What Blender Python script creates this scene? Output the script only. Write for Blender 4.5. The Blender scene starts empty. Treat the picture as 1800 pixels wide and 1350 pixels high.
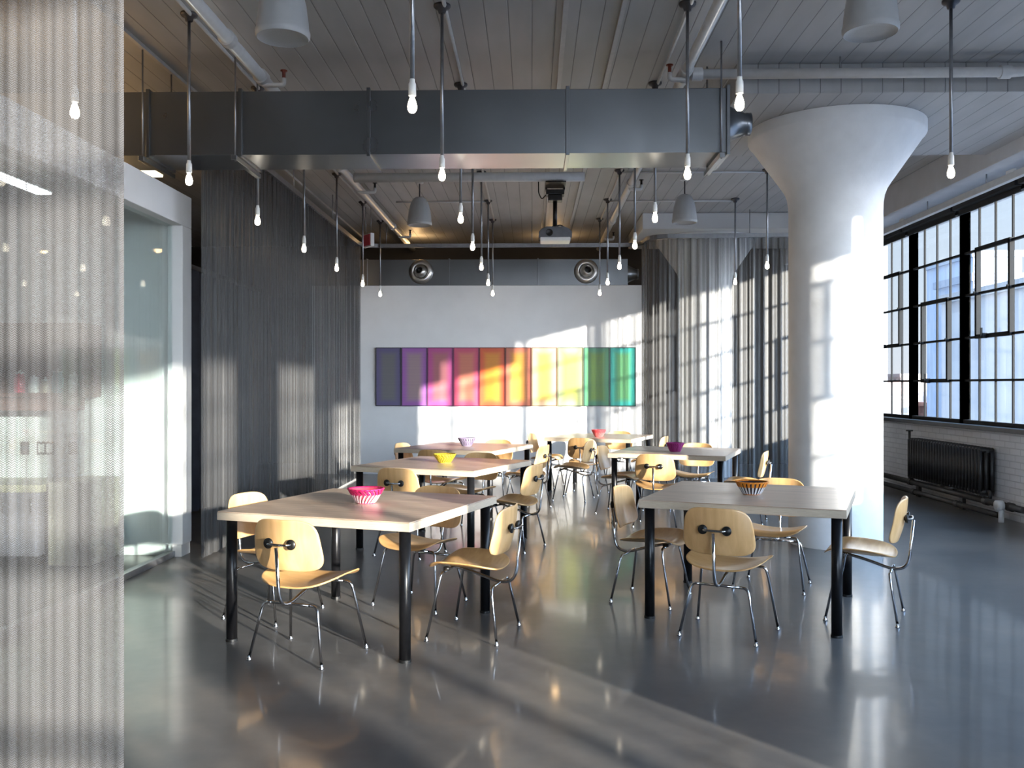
import bpy, bmesh, math, random
from mathutils import Vector, Matrix, Euler
R = math.radians
random.seed(7)
scene = bpy.context.scene
col = scene.collection

# ------------------------------------------------------------------ camera, sky, sun, exposure
cam_d = bpy.data.cameras.new('camera'); cam = bpy.data.objects.new('camera', cam_d); col.objects.link(cam)
cam.location = (0, 0, 1.45)
cam.rotation_euler = (R(90), 0, 0.022)
cam_d.sensor_width = 36.0
cam_d.lens = 36.0 * 1590 / 1800
cam_d.shift_y = 0.0011
cam_d.clip_end = 500
scene.camera = cam

scene.view_settings.view_transform = 'Standard'
scene.view_settings.look = 'None'
scene.view_settings.gamma = 1
scene.view_settings.use_curve_mapping = False
scene.view_settings.exposure = 0.55
scene.cycles.transparent_max_bounces = 24
scene.cycles.max_bounces = 10
scene.cycles.diffuse_bounces = 5
scene.cycles.glossy_bounces = 5
scene.cycles.sample_clamp_indirect = 6

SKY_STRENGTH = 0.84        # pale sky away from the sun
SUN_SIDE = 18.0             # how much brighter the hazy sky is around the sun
SUN_STRENGTH = 17.0
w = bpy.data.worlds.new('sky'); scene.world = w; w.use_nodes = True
nt = w.node_tree; nt.nodes.clear()
wo = nt.nodes.new('ShaderNodeOutputWorld'); bg = nt.nodes.new('ShaderNodeBackground')
tc = nt.nodes.new('ShaderNodeTexCoord'); sx = nt.nodes.new('ShaderNodeSeparateXYZ'); rp = nt.nodes.new('ShaderNodeValToRGB')
nt.links.new(tc.outputs['Generated'], sx.inputs[0]); nt.links.new(sx.outputs['Z'], rp.inputs[0])
el = rp.color_ramp.elements
el[0].position = 0.0; el[0].color = (0.83, 0.87, 0.95, 1)
el[1].position = 0.55; el[1].color = (0.34, 0.55, 0.90, 1)
e = el.new(0.10); e.color = (0.70, 0.82, 0.96, 1)
nt.links.new(rp.outputs[0], bg.inputs[0])
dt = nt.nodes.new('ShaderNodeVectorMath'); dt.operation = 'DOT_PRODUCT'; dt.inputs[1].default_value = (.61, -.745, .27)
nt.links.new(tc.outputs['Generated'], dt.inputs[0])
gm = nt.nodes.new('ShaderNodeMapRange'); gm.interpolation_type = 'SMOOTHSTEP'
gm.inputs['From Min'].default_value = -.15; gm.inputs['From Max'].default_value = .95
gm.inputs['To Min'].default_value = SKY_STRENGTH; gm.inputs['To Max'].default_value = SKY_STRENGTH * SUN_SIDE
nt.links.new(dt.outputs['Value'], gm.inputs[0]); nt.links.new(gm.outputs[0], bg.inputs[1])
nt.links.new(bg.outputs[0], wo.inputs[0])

sun_d = bpy.data.lights.new('sun', 'SUN'); sun = bpy.data.objects.new('sun', sun_d); col.objects.link(sun)
sun_d.energy = SUN_STRENGTH; sun_d.color = (1.0, 0.93, 0.82); sun_d.angle = R(.9)
SUN_EL = R(9.2); SUN_T = 1.24                       # SUN_T = forward travel per unit of leftward travel
hx = 1 / math.hypot(1, SUN_T); hy = SUN_T * hx
sdir = Vector((-hx * math.cos(SUN_EL), hy * math.cos(SUN_EL), -math.sin(SUN_EL)))
sun.rotation_euler = sdir.to_track_quat('-Z', 'Y').to_euler()
sun.location = (30, -35, 12)

# ------------------------------------------------------------------ helpers
class MB:
    """collects shapes, builds ONE mesh object"""
    def __init__(s): s.v = []; s.f = []; s.sm = []
    def add(s, vs, fs, smooth=False):
        b = len(s.v); s.v += [tuple(v) for v in vs]; s.f += [tuple(b + i for i in f) for f in fs]; s.sm += [smooth] * len(fs); return s
    def box(s, c, d, rz=0.0, rx=0.0, ry=0.0):
        hx_, hy_, hz_ = d[0] / 2, d[1] / 2, d[2] / 2
        m = Matrix.Translation(c) @ Euler((rx, ry, rz)).to_matrix().to_4x4()
        vs = [m @ Vector((x * hx_, y * hy_, z * hz_)) for x in (-1, 1) for y in (-1, 1) for z in (-1, 1)]
        return s.add(vs, [(0, 1, 3, 2), (4, 6, 7, 5), (0, 4, 5, 1), (2, 3, 7, 6), (0, 2, 6, 4), (1, 5, 7, 3)])
    def b(s, x0, x1, y0, y1, z0, z1):
        return s.box(((x0 + x1) / 2, (y0 + y1) / 2, (z0 + z1) / 2), (x1 - x0, y1 - y0, z1 - z0))
    def tube(s, pts, r, seg=10, rs=None):
        pts = [Vector(p) for p in pts]; n = len(pts)
        rs = rs or [r] * n
        ts = []
        for i in range(n):
            a = pts[max(i - 1, 0)]; c = pts[min(i + 1, n - 1)]
            ts.append((c - a).normalized())
        u = ts[0].orthogonal().normalized(); vs = []
        for i in range(n):
            u = (u - ts[i] * u.dot(ts[i]))
            u = u.normalized() if u.length > 1e-6 else ts[i].orthogonal().normalized()
            w_ = ts[i].cross(u)
            for k in range(seg):
                a = 2 * math.pi * k / seg
                vs.append(pts[i] + (u * math.cos(a) + w_ * math.sin(a)) * rs[i])
        fs = []
        for i in range(n - 1):
            for k in range(seg):
                k2 = (k + 1) % seg
                fs.append((i * seg + k, i * seg + k2, (i + 1) * seg + k2, (i + 1) * seg + k))
        s.add(vs, fs, True)
        b = len(s.v) - len(vs)
        s.f.append(tuple(b + k for k in reversed(range(seg)))); s.sm.append(False)
        s.f.append(tuple(b + (n - 1) * seg + k for k in range(seg))); s.sm.append(False)
        return s
    def lathe(s, prof, c=(0, 0, 0), seg=24, axis='z', rmod=None, smooth=True):
        vs = []; n = len(prof)
        for i, (r, z) in enumerate(prof):
            for k in range(seg):
                a = 2 * math.pi * k / seg
                rr = r * (rmod(a, z) if rmod else 1)
                p = (rr * math.cos(a), rr * math.sin(a), z)
                if axis == 'x': p = (p[2], p[0], p[1])
                if axis == 'y': p = (p[1], p[2], p[0])
                vs.append((p[0] + c[0], p[1] + c[1], p[2] + c[2]))
        fs = []
        for i in range(n - 1):
            for k in range(seg):
                k2 = (k + 1) % seg
                fs.append((i * seg + k, i * seg + k2, (i + 1) * seg + k2, (i + 1) * seg + k))
        return s.add(vs, fs, smooth)
    def cyl(s, c, r, h, seg=20, axis='z'):
        return s.lathe([(0.0001, 0), (r, 0), (r, 0.0001), (r, h - 0.0001), (r, h), (0.0001, h)], c, seg, axis, smooth=True)
    def build(s, name, m, parent=None, loc=None, bevel=0, rz=0):
        me = bpy.data.meshes.new(name); me.from_pydata(s.v, [], s.f); me.update()
        bm = bmesh.new(); bm.from_mesh(me)
        if bevel:
            eds = [e_ for e_ in bm.edges if len(e_.link_faces) == 2 and e_.calc_face_angle() > 0.6]
            bmesh.ops.bevel(bm, geom=eds, offset=bevel, segments=2, affect='EDGES', profile=0.6)
        bmesh.ops.recalc_face_normals(bm, faces=bm.faces[:])
        bm.to_mesh(me); bm.free()
        if not bevel: me.polygons.foreach_set('use_smooth', s.sm)
        o = bpy.data.objects.new(name, me); col.objects.link(o)
        if m: me.materials.append(m)
        if parent: o.parent = parent
        if loc: o.location = loc
        o.rotation_euler.z = rz
        return o

def tag(o, label=None, cat=None, group=None, kind=None):
    if label: o['label'] = label
    if cat: o['category'] = cat
    if group: o['group'] = group
    if kind: o['kind'] = kind
    return o
def thing(name, label, cat, loc=(0, 0, 0), rz=0.0, group=None):
    o = bpy.data.objects.new(name, None); col.objects.link(o); o.empty_display_size = 0.1
    o.location = loc; o.rotation_euler.z = rz
    return tag(o, label, cat, group)
def kids(o): return [c for c in bpy.data.objects if c.parent == o]
def copy_tree(o, parent=None):
    c = o.copy(); col.objects.link(c); c.parent = parent
    for ch in KIDS[o.name]: copy_tree(ch, c)
    return c
KIDS = {}
def cache_kids(o):
    KIDS[o.name] = kids(o)
    for ch in KIDS[o.name]: cache_kids(ch)
def arc(p0, p1, p2, n=6):
    """quadratic bend between p0 and p2 around corner p1"""
    p0, p1, p2 = Vector(p0), Vector(p1), Vector(p2)
    return [(1 - t) ** 2 * p0 + 2 * t * (1 - t) * p1 + t * t * p2 for t in [i / n for i in range(n + 1)]]
def bent(pts, r=0.05, n=6):
    """polyline with rounded corners"""
    pts = [Vector(p) for p in pts]; out = [pts[0]]
    for i in range(1, len(pts) - 1):
        a = (pts[i - 1] - pts[i]); c = (pts[i + 1] - pts[i])
        ra = min(r, a.length * .49); rc = min(r, c.length * .49)
        out += arc(pts[i] + a.normalized() * ra, pts[i], pts[i] + c.normalized() * rc, n)
    out.append(pts[-1]); return out

# ------------------------------------------------------------------ materials
def new_mat(name):
    m = bpy.data.materials.new(name); m.use_nodes = True
    n = m.node_tree.nodes; b = n.get('Principled BSDF')
    return m, m.node_tree, b
def N(t, kind, **kw):
    n = t.nodes.new(kind)
    for k, v in kw.items(): setattr(n, k, v)
    return n
def coords(t, out='Object', scale=(1, 1, 1)):
    c = N(t, 'ShaderNodeTexCoord'); mp = N(t, 'ShaderNodeMapping'); mp.inputs['Scale'].default_value = scale
    t.links.new(c.outputs[out], mp.inputs[0]); return mp.outputs[0]
def mat(name, c, rough=.5, metal=0., noise=0., nscale=8., bump=0., bscale=60., coat=0., rvar=0., spec=.5, stretch=(1, 1, 1), out='Object', emit=None, es=0.):
    m, t, b = new_mat(name)
    b.inputs['Base Color'].default_value = (*c, 1); b.inputs['Roughness'].default_value = rough; b.inputs['Metallic'].default_value = metal
    b.inputs['Specular IOR Level'].default_value = spec
    if coat: b.inputs['Coat Weight'].default_value = coat; b.inputs['Coat Roughness'].default_value = .1
    v = coords(t, out, stretch)
    if noise or rvar:
        nz = N(t, 'ShaderNodeTexNoise'); nz.inputs['Scale'].default_value = nscale; nz.inputs['Detail'].default_value = 5
        t.links.new(v, nz.inputs['Vector'])
    if noise:
        r = N(t, 'ShaderNodeValToRGB'); r.color_ramp.elements[0].position = .3; r.color_ramp.elements[1].position = .7
        r.color_ramp.elements[0].color = tuple(x * (1 - noise) for x in c) + (1,)
        r.color_ramp.elements[1].color = tuple(min(1, x * (1 + noise)) for x in c) + (1,)
        t.links.new(nz.outputs['Fac'], r.inputs[0]); t.links.new(r.outputs[0], b.inputs['Base Color'])
    if rvar:
        mr = N(t, 'ShaderNodeMapRange'); mr.inputs['To Min'].default_value = max(0.02, rough - rvar); mr.inputs['To Max'].default_value = rough + rvar
        t.links.new(nz.outputs['Fac'], mr.inputs[0]); t.links.new(mr.outputs[0], b.inputs['Roughness'])
    if bump:
        n2 = N(t, 'ShaderNodeTexNoise'); n2.inputs['Scale'].default_value = bscale; n2.inputs['Detail'].default_value = 3
        t.links.new(v, n2.inputs['Vector'])
        bp = N(t, 'ShaderNodeBump'); bp.inputs['Strength'].default_value = bump; bp.inputs['Distance'].default_value = .01
        t.links.new(n2.outputs['Fac'], bp.inputs['Height']); t.links.new(bp.outputs[0], b.inputs['Normal'])
    if emit: b.inputs['Emission Color'].default_value = (*emit, 1); b.inputs['Emission Strength'].default_value = es
    return m

M = {}
M['wall'] = mat('white_paint', (.70, .70, .705), .6, noise=.03, nscale=3, bump=.05, bscale=40)
M['plaster'] = mat('column_plaster', (.86, .86, .86), .5, noise=.04, nscale=6, bump=.35, bscale=9)
M['beam'] = mat('white_concrete', (.46, .46, .47), .6, noise=.06, nscale=4, bump=.15, bscale=14)
M['dark_wall'] = mat('dark_wall_paint', (.022, .022, .024), .8, noise=.15, nscale=3)
M['chrome'] = mat('chrome', (.52, .52, .54), .14, 1.0, noise=.03, nscale=20)
M['black_steel'] = mat('black_powder_coat', (.006, .006, .007), .3, 0, noise=.2, nscale=40, spec=.3)
M['rubber'] = mat('black_rubber', (.008, .008, .008), .4, noise=.2, nscale=30)
M['galv'] = mat('galvanized_sheet', (.20, .215, .235), .30, .95, noise=.06, nscale=2, rvar=.05)
M['bright_galv'] = mat('bright_spun_metal', (.55, .54, .52), .28, .95, noise=.06, nscale=6)
M['bare_steel'] = mat('conduit_steel', (.33, .34, .36), .35, .9, noise=.1, nscale=20)
M['dark_steel'] = mat('dark_steel', (.09, .09, .10), .45, .8, noise=.1, nscale=20)
M['white_pipe'] = mat('white_painted_pipe', (.60, .60, .60), .4, noise=.05, nscale=14)
M['grey_pipe'] = mat('grey_painted_batten', (.46, .46, .46), .5, noise=.06, nscale=14)
M['speaker'] = mat('speaker_plastic', (.40, .41, .42), .45, noise=.03, nscale=20)
M['speaker_grille'] = mat('speaker_grille', (.30, .31, .32), .6, noise=.15, nscale=400)
M['black_plastic'] = mat('black_plastic', (.01, .01, .011), .4, noise=.2, nscale=20)
M['grey_plastic'] = mat('projector_grey', (.10, .105, .12), .4, noise=.1, nscale=20)
M['white_plastic'] = mat('white_plastic', (.75, .75, .74), .35, noise=.03, nscale=20)
M['porcelain'] = mat('porcelain_socket', (.75, .75, .73), .3, noise=.03, nscale=20)
M['brass'] = mat('sprinkler_red', (.22, .05, .03), .45, .3, noise=.2, nscale=30)
M['window_steel'] = mat('black_window_steel', (.005, .0055, .006), .7, noise=.2, nscale=20, spec=.2)
M['sill'] = mat('dark_sill', (.035, .037, .042), .5, noise=.2, nscale=8)
M['radiator'] = mat('cast_iron_black', (.010, .010, .011), .5, noise=.3, nscale=20, bump=.1)
M['old_pipe'] = mat('old_dark_pipe', (.035, .032, .03), .5, .3, noise=.3, nscale=10)
M['shade'] = mat('black_roller_shade', (.008, .008, .009), .8, noise=.2, nscale=20)
M['red_sign'] = mat('red_sign_face', (.60, .06, .08), .4, noise=.05, nscale=20)
M['bulb'] = mat('lit_bulb', (1, .95, .85), .3, emit=(1.0, .86, .66), es=14, noise=.01)
M['strip'] = mat('warm_lit_diffuser', (1, .9, .7), .5, emit=(1.0, .74, .42), es=3.0, noise=.01)
M['maple_edge'] = mat('maple_edge', (.50, .41, .31), .4, noise=.10, nscale=20, stretch=(1, 1, 12))
M['beige_top'] = mat('beige_counter', (.44, .39, .29), .4, noise=.06, nscale=10)
M['plum_panel'] = mat('plum_cabinet', (.20, .18, .22), .5, noise=.08, nscale=5)
M['walnut'] = mat('walnut_shelf', (.16, .085, .075), .45, noise=.25, nscale=6, stretch=(1, 1, 8))
M['oak_panel'] = mat('oak_panel', (.34, .30, .25), .45, noise=.12, nscale=6, stretch=(8, 8, 1))
M['chocolate'] = mat('dark_drape', (.035, .038, .05), .8, noise=.2, nscale=6)

def wood(name, light, dark, scale, rough=.28, coat=.3):
    m, t, b = new_mat(name)
    v = coords(t, 'Object', scale)
    nz = N(t, 'ShaderNodeTexNoise'); nz.inputs['Scale'].default_value = 3; nz.inputs['Detail'].default_value = 6; nz.inputs['Distortion'].default_value = .4
    t.links.new(v, nz.inputs['Vector'])
    r = N(t, 'ShaderNodeValToRGB'); r.color_ramp.elements[0].position = .32; r.color_ramp.elements[1].position = .68
    r.color_ramp.elements[0].color = (*dark, 1); r.color_ramp.elements[1].color = (*light, 1)
    t.links.new(nz.outputs['Fac'], r.inputs[0]); t.links.new(r.outputs[0], b.inputs['Base Color'])
    b.inputs['Roughness'].default_value = rough; b.inputs['Coat Weight'].default_value = coat; b.inputs['Coat Roughness'].default_value = .15
    return m
M['ply'] = wood('ash_plywood', (.58, .34, .145), (.46, .25, .09), (1.2, 9, 9))
M['ply_back'] = wood('ash_plywood_back_lit', (.72, .44, .20), (.60, .345, .14), (9, 9, 1.2))  # lighter copy of the seat wood; brighter light on backrests put into colour
M['top'] = wood('grey_brown_laminate', (.50, .375, .285), (.34, .25, .185), (.6, 11, 1), .32, .05)

# polished concrete floor
m, t, b = new_mat('polished_concrete'); M['floor'] = m
v = coords(t, 'Object')
n1 = N(t, 'ShaderNodeTexNoise'); n1.inputs['Scale'].default_value = .9; n1.inputs['Detail'].default_value = 6; n1.inputs['Roughness'].default_value = .6
n2 = N(t, 'ShaderNodeTexNoise'); n2.inputs['Scale'].default_value = 12; n2.inputs['Detail'].default_value = 3
for n_ in (n1, n2): t.links.new(v, n_.inputs['Vector'])
r1 = N(t, 'ShaderNodeValToRGB'); ce = r1.color_ramp.elements
ce[0].position = .28; ce[0].color = (.052, .052, .054, 1); ce[1].position = .76; ce[1].color = (.150, .130, .112, 1)
e = ce.new(.5); e.color = (.094, .090, .087, 1)
t.links.new(n1.outputs['Fac'], r1.inputs[0])
r2 = N(t, 'ShaderNodeValToRGB'); r2.color_ramp.elements[0].position = .3; r2.color_ramp.elements[0].color = (.93, .93, .93, 1)
r2.color_ramp.elements[1].position = .7; r2.color_ramp.elements[1].color = (1.05, 1.05, 1.05, 1)
t.links.new(n2.outputs['Fac'], r2.inputs[0])
mx = N(t, 'ShaderNodeMixRGB', blend_type='MULTIPLY'); mx.inputs[0].default_value = 1
t.links.new(r1.outputs[0], mx.inputs[1]); t.links.new(r2.outputs[0], mx.inputs[2])
t.links.new(mx.outputs[0], b.inputs['Base Color'])
mr = N(t, 'ShaderNodeMapRange'); mr.inputs['To Min'].default_value = .276; mr.inputs['To Max'].default_value = .31
b.inputs['Coat Weight'].default_value = .22; b.inputs['Coat Roughness'].default_value = .07; b.inputs['Coat IOR'].default_value = 1.55
t.links.new(n1.outputs['Fac'], mr.inputs[0]); t.links.new(mr.outputs[0], b.inputs['Roughness'])
b.inputs['Specular IOR Level'].default_value = .2
n4 = N(t, 'ShaderNodeTexNoise'); n4.inputs['Scale'].default_value = 3.0; n4.inputs['Detail'].default_value = 2; t.links.new(v, n4.inputs['Vector'])
bp = N(t, 'ShaderNodeBump'); bp.inputs['Strength'].default_value = .05; bp.inputs['Distance'].default_value = .02
t.links.new(n4.outputs['Fac'], bp.inputs['Height']); t.links.new(bp.outputs[0], b.inputs['Normal'])

# boarded ceiling
m, t, b = new_mat('painted_ceiling_boards'); M['ceiling'] = m
v = coords(t, 'Object'); sp = N(t, 'ShaderNodeSeparateXYZ'); t.links.new(v, sp.inputs[0])
d_ = N(t, 'ShaderNodeMath', operation='DIVIDE'); d_.inputs[1].default_value = .165; t.links.new(sp.outputs['X'], d_.inputs[0])
fr = N(t, 'ShaderNodeMath', operation='FRACT'); t.links.new(d_.outputs[0], fr.inputs[0])
pp = N(t, 'ShaderNodeMath', operation='PINGPONG'); pp.inputs[1].default_value = .5; t.links.new(fr.outputs[0], pp.inputs[0])
rr = N(t, 'ShaderNodeValToRGB'); rr.color_ramp.elements[0].position = .012; rr.color_ramp.elements[1].position = .035
rr.color_ramp.elements[0].color = (.10, .10, .10, 1); rr.color_ramp.elements[1].color = (1, 1, 1, 1)
t.links.new(pp.outputs[0], rr.inputs[0])
nz = N(t, 'ShaderNodeTexNoise'); nz.inputs['Scale'].default_value = 2.5; nz.inputs['Detail'].default_value = 6
v2 = coords(t, 'Object', (2, .5, 1)); t.links.new(v2, nz.inputs['Vector'])
rn = N(t, 'ShaderNodeValToRGB'); rn.color_ramp.elements[0].position = .3; rn.color_ramp.elements[1].position = .7
rn.color_ramp.elements[0].color = (.36, .36, .36, 1); rn.color_ramp.elements[1].color = (.43, .43, .43, 1)
t.links.new(nz.outputs['Fac'], rn.inputs[0])
ml = N(t, 'ShaderNodeMixRGB', blend_type='MULTIPLY'); ml.inputs[0].default_value = .45
t.links.new(rn.outputs[0], ml.inputs[1]); t.links.new(rr.outputs[0], ml.inputs[2]); t.links.new(ml.outputs[0], b.inputs['Base Color'])
bp = N(t, 'ShaderNodeBump'); bp.inputs['Strength'].default_value = .5; bp.inputs['Distance'].default_value = .01
t.links.new(rr.outputs[0], bp.inputs['Height']); t.links.new(bp.outputs[0], b.inputs['Normal']); b.inputs['Roughness'].default_value = .55

# white painted brick
m, t, b = new_mat('white_brick'); M['brick'] = m
c_ = N(t, 'ShaderNodeTexCoord'); sp = N(t, 'ShaderNodeSeparateXYZ'); cb = N(t, 'ShaderNodeCombineXYZ')
t.links.new(c_.outputs['Object'], sp.inputs[0])
ad = N(t, 'ShaderNodeMath', operation='ADD'); t.links.new(sp.outputs['X'], ad.inputs[0]); t.links.new(sp.outputs['Y'], ad.inputs[1])
t.links.new(ad.outputs[0], cb.inputs['X']); t.links.new(sp.outputs['Z'], cb.inputs['Y'])
bt = N(t, 'ShaderNodeTexBrick'); bt.inputs['Scale'].default_value = 1; bt.inputs['Brick Width'].default_value = .21; bt.inputs['Row Height'].default_value = .07
bt.inputs['Mortar Size'].default_value = .006; bt.inputs['Color1'].default_value = (.52, .52, .53, 1); bt.inputs['Color2'].default_value = (.47, .47, .48, 1); bt.inputs['Mortar'].default_value = (.37, .37, .38, 1)
t.links.new(cb.outputs[0], bt.inputs['Vector']); t.links.new(bt.outputs['Color'], b.inputs['Base Color'])
bp = N(t, 'ShaderNodeBump'); bp.inputs['Strength'].default_value = .5; bp.inputs['Distance'].default_value = .008; bp.invert = True
t.links.new(bt.outputs['Fac'], bp.inputs['Height']); t.links.new(bp.outputs[0], b.inputs['Normal']); b.inputs['Roughness'].default_value = .6

def glass(name, tint, refl=.08):
    m, t, b = new_mat(name); t.nodes.remove(b); out = t.nodes['Material Output']
    tr = N(t, 'ShaderNodeBsdfTransparent'); tr.inputs[0].default_value = (*tint, 1)
    gl = N(t, 'ShaderNodeBsdfGlossy'); gl.inputs['Roughness'].default_value = .02
    lw = N(t, 'ShaderNodeLayerWeight'); lw.inputs['Blend'].default_value = .5
    pw_ = N(t, 'ShaderNodeMath', operation='POWER'); pw_.inputs[1].default_value = 4.5; t.links.new(lw.outputs['Facing'], pw_.inputs[0])
    mn = N(t, 'ShaderNodeMath', operation='MULTIPLY_ADD'); mn.inputs[1].default_value = .6; mn.inputs[2].default_value = refl * .5
    t.links.new(pw_.outputs[0], mn.inputs[0])
    mi = N(t, 'ShaderNodeMixShader'); t.links.new(mn.outputs[0], mi.inputs[0]); t.links.new(tr.outputs[0], mi.inputs[1]); t.links.new(gl.outputs[0], mi.inputs[2])
    t.links.new(mi.outputs[0], out.inputs[0]); return m
M['glass'] = glass('window_glass', (.97, .98, .98))
M['green_glass'] = glass('greenish_partition_glass', (.90, .95, .945), .10)

def chain(name, base, lo, hi, stripe=16., coil=.009, seed=0.):
    """metal coil drapery: a net of wire, open between the coils (UV in metres)"""
    m, t, b = new_mat(name); out = t.nodes['Material Output']
    uv = N(t, 'ShaderNodeUVMap'); sp = N(t, 'ShaderNodeSeparateXYZ'); t.links.new(uv.outputs[0], sp.inputs[0])
    def math_(op, a, c=None):
        n = N(t, 'ShaderNodeMath', operation=op)
        for i, x in enumerate((a, c)):
            if x is None: continue
            if isinstance(x, (int, float)): n.inputs[i].default_value = x
            else: t.links.new(x, n.inputs[i])
        return n.outputs[0]
    u_, v_ = sp.outputs['X'], sp.outputs['Y']
    zig = math_('PINGPONG', math_('DIVIDE', u_, coil), 1.0)
    row = math_('ADD', math_('DIVIDE', v_, coil * .8), zig)
    tri = math_('PINGPONG', row, .5)                          # 0..0.5, slanted wires
    wire = N(t, 'ShaderNodeMapRange'); wire.inputs['From Min'].default_value = .10; wire.inputs['From Max'].default_value = .34
    wire.inputs['To Min'].default_value = 1.0; wire.inputs['To Max'].default_value = 0.0; t.links.new(tri, wire.inputs[0])
    nz = N(t, 'ShaderNodeTexNoise', noise_dimensions='1D'); nz.inputs['Scale'].default_value = stripe; nz.inputs['Detail'].default_value = 4; nz.inputs['Roughness'].default_value = .65
    t.links.new(math_('ADD', u_, seed), nz.inputs['W'])
    dens = N(t, 'ShaderNodeMapRange'); dens.inputs['From Min'].default_value = .33; dens.inputs['From Max'].default_value = .67
    dens.inputs['To Min'].default_value = lo; dens.inputs['To Max'].default_value = hi; t.links.new(nz.outputs['Fac'], dens.inputs[0])
    a = math_('ADD', dens.outputs[0], math_('MULTIPLY', math_('SUBTRACT', wire.outputs[0], .5), .45))
    a.node.use_clamp = True
    b.inputs['Base Color'].default_value = (*base, 1); b.inputs['Metallic'].default_value = .0; b.inputs['Roughness'].default_value = .5; b.inputs['Specular IOR Level'].default_value = .3
    tr = N(t, 'ShaderNodeBsdfTransparent'); mi = N(t, 'ShaderNodeMixShader')
    t.links.new(a, mi.inputs[0]); t.links.new(tr.outputs[0], mi.inputs[1]); t.links.new(b.outputs[0], mi.inputs[2])
    t.links.new(mi.outputs[0], out.inputs[0]); return m
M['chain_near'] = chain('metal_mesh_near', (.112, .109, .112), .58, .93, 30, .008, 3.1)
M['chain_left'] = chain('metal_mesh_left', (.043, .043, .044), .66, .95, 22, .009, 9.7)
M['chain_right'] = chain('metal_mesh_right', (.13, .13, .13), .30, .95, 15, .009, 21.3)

# ------------------------------------------------------------------ setting
CEIL = 4.03
WX = 5.15; BACK = 14.7; REAR = -3.62; LEFT = -6.6; FAR = 16.75
def struct(name, mb, m, **k):
    o = mb.build(name, m, **k); o['kind'] = 'structure'; return o
struct('floor', MB().b(LEFT, WX + .3, REAR - .3, FAR + .2, -.2, 0), M['floor'])
struct('ceiling', MB().b(LEFT, WX + .3, REAR - .3, FAR + .2, CEIL, CEIL + .2), M['ceiling'])
struct('wall_left', MB().b(LEFT - .2, LEFT, REAR - .3, FAR + .2, 0, CEIL), M['dark_wall'])
struct('wall_far', MB().b(LEFT, WX, FAR, FAR + .2, 0, CEIL), M['dark_wall'])
struct('wall_back', MB().b(-3.6, 1.86, BACK, BACK + .18, 0, 3.07), M['wall'])
SILL, PITCH = 1.0, .507
rows = [SILL + PITCH * i for i in range(6)]
HEAD = rows[-1]
# right wall: brick below the windows, pier, spandrel above
wr = MB(); wr.b(WX, WX + .3, 1.45, FAR, 0, SILL - .06); wr.b(WX, WX + .3, 1.45, FAR, HEAD + .05, CEIL)
wr.b(WX, WX + .15, REAR, 1.45, 0, .99); wr.b(WX, WX + .15, -.33, 1.45, .99, 1.91); wr.b(WX, WX + .15, REAR, 1.45, 3.82, CEIL); wr.b(WX, WX + .12, REAR, REAR + .03, .72, 3.82)  # includes unseen wall under the short window, added to block low sun
wr.b(WX, WX + .3, 1.45, 2.14, SILL - .06, HEAD + .05); wr.b(WX, WX + .3, 13.99, FAR, SILL - .06, HEAD + .05)
struct('wall_right', wr, M['brick'])
rw = MB(); rw.b(LEFT, WX + .15, REAR - .15, REAR, 0, .72); rw.b(LEFT, WX + .15, REAR - .15, REAR, 3.82, CEIL)
rw.b(LEFT, .68, REAR - .15, REAR, .72, 3.82); rw.b(5.06, WX + .12, REAR - .12, REAR, .72, 3.82)
struct('wall_rear', rw, M['wall'])
struct('beam_1', MB().b(4.62, WX, REAR, FAR, 3.66, CEIL), M['beam'], bevel=.01)
struct('trim_1', MB().b(WX - .10, WX + .3, 2.14, 13.99, SILL - .06, SILL - .01), M['sill'], bevel=.006)
# drop panels and mushroom columns
for i, y0 in enumerate((1.0, 7.3, 13.6)):
    struct('beam_%d' % (i + 2), MB().b(1.66, 4.62, y0, y0 + 2.0, 3.79, CEIL), M['wall' if i == 2 else 'ceiling'], bevel=.012)
prof = [(.41, 0), (.41, 1.5), (.41, 3.02), (.413, 3.10), (.424, 3.17), (.445, 3.225), (.475, 3.275), (.60, 3.455), (.745, 3.665), (.765, 3.685), (.775, 3.705), (.775, 3.789)]
CX = 2.78
for i, (y, lab) in enumerate([(8.36, 'big white round mushroom column with flared capital, in front of the windows'),
                              (2.06, 'white round mushroom column beside the window pier near the camera'),
                              (14.55, 'white round mushroom column behind the metal mesh curtain on the right')]):
    o = struct('column', MB().lathe(prof, (CX, y, 0), 64), M['plaster'])
    tag(o, lab, 'column')

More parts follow.
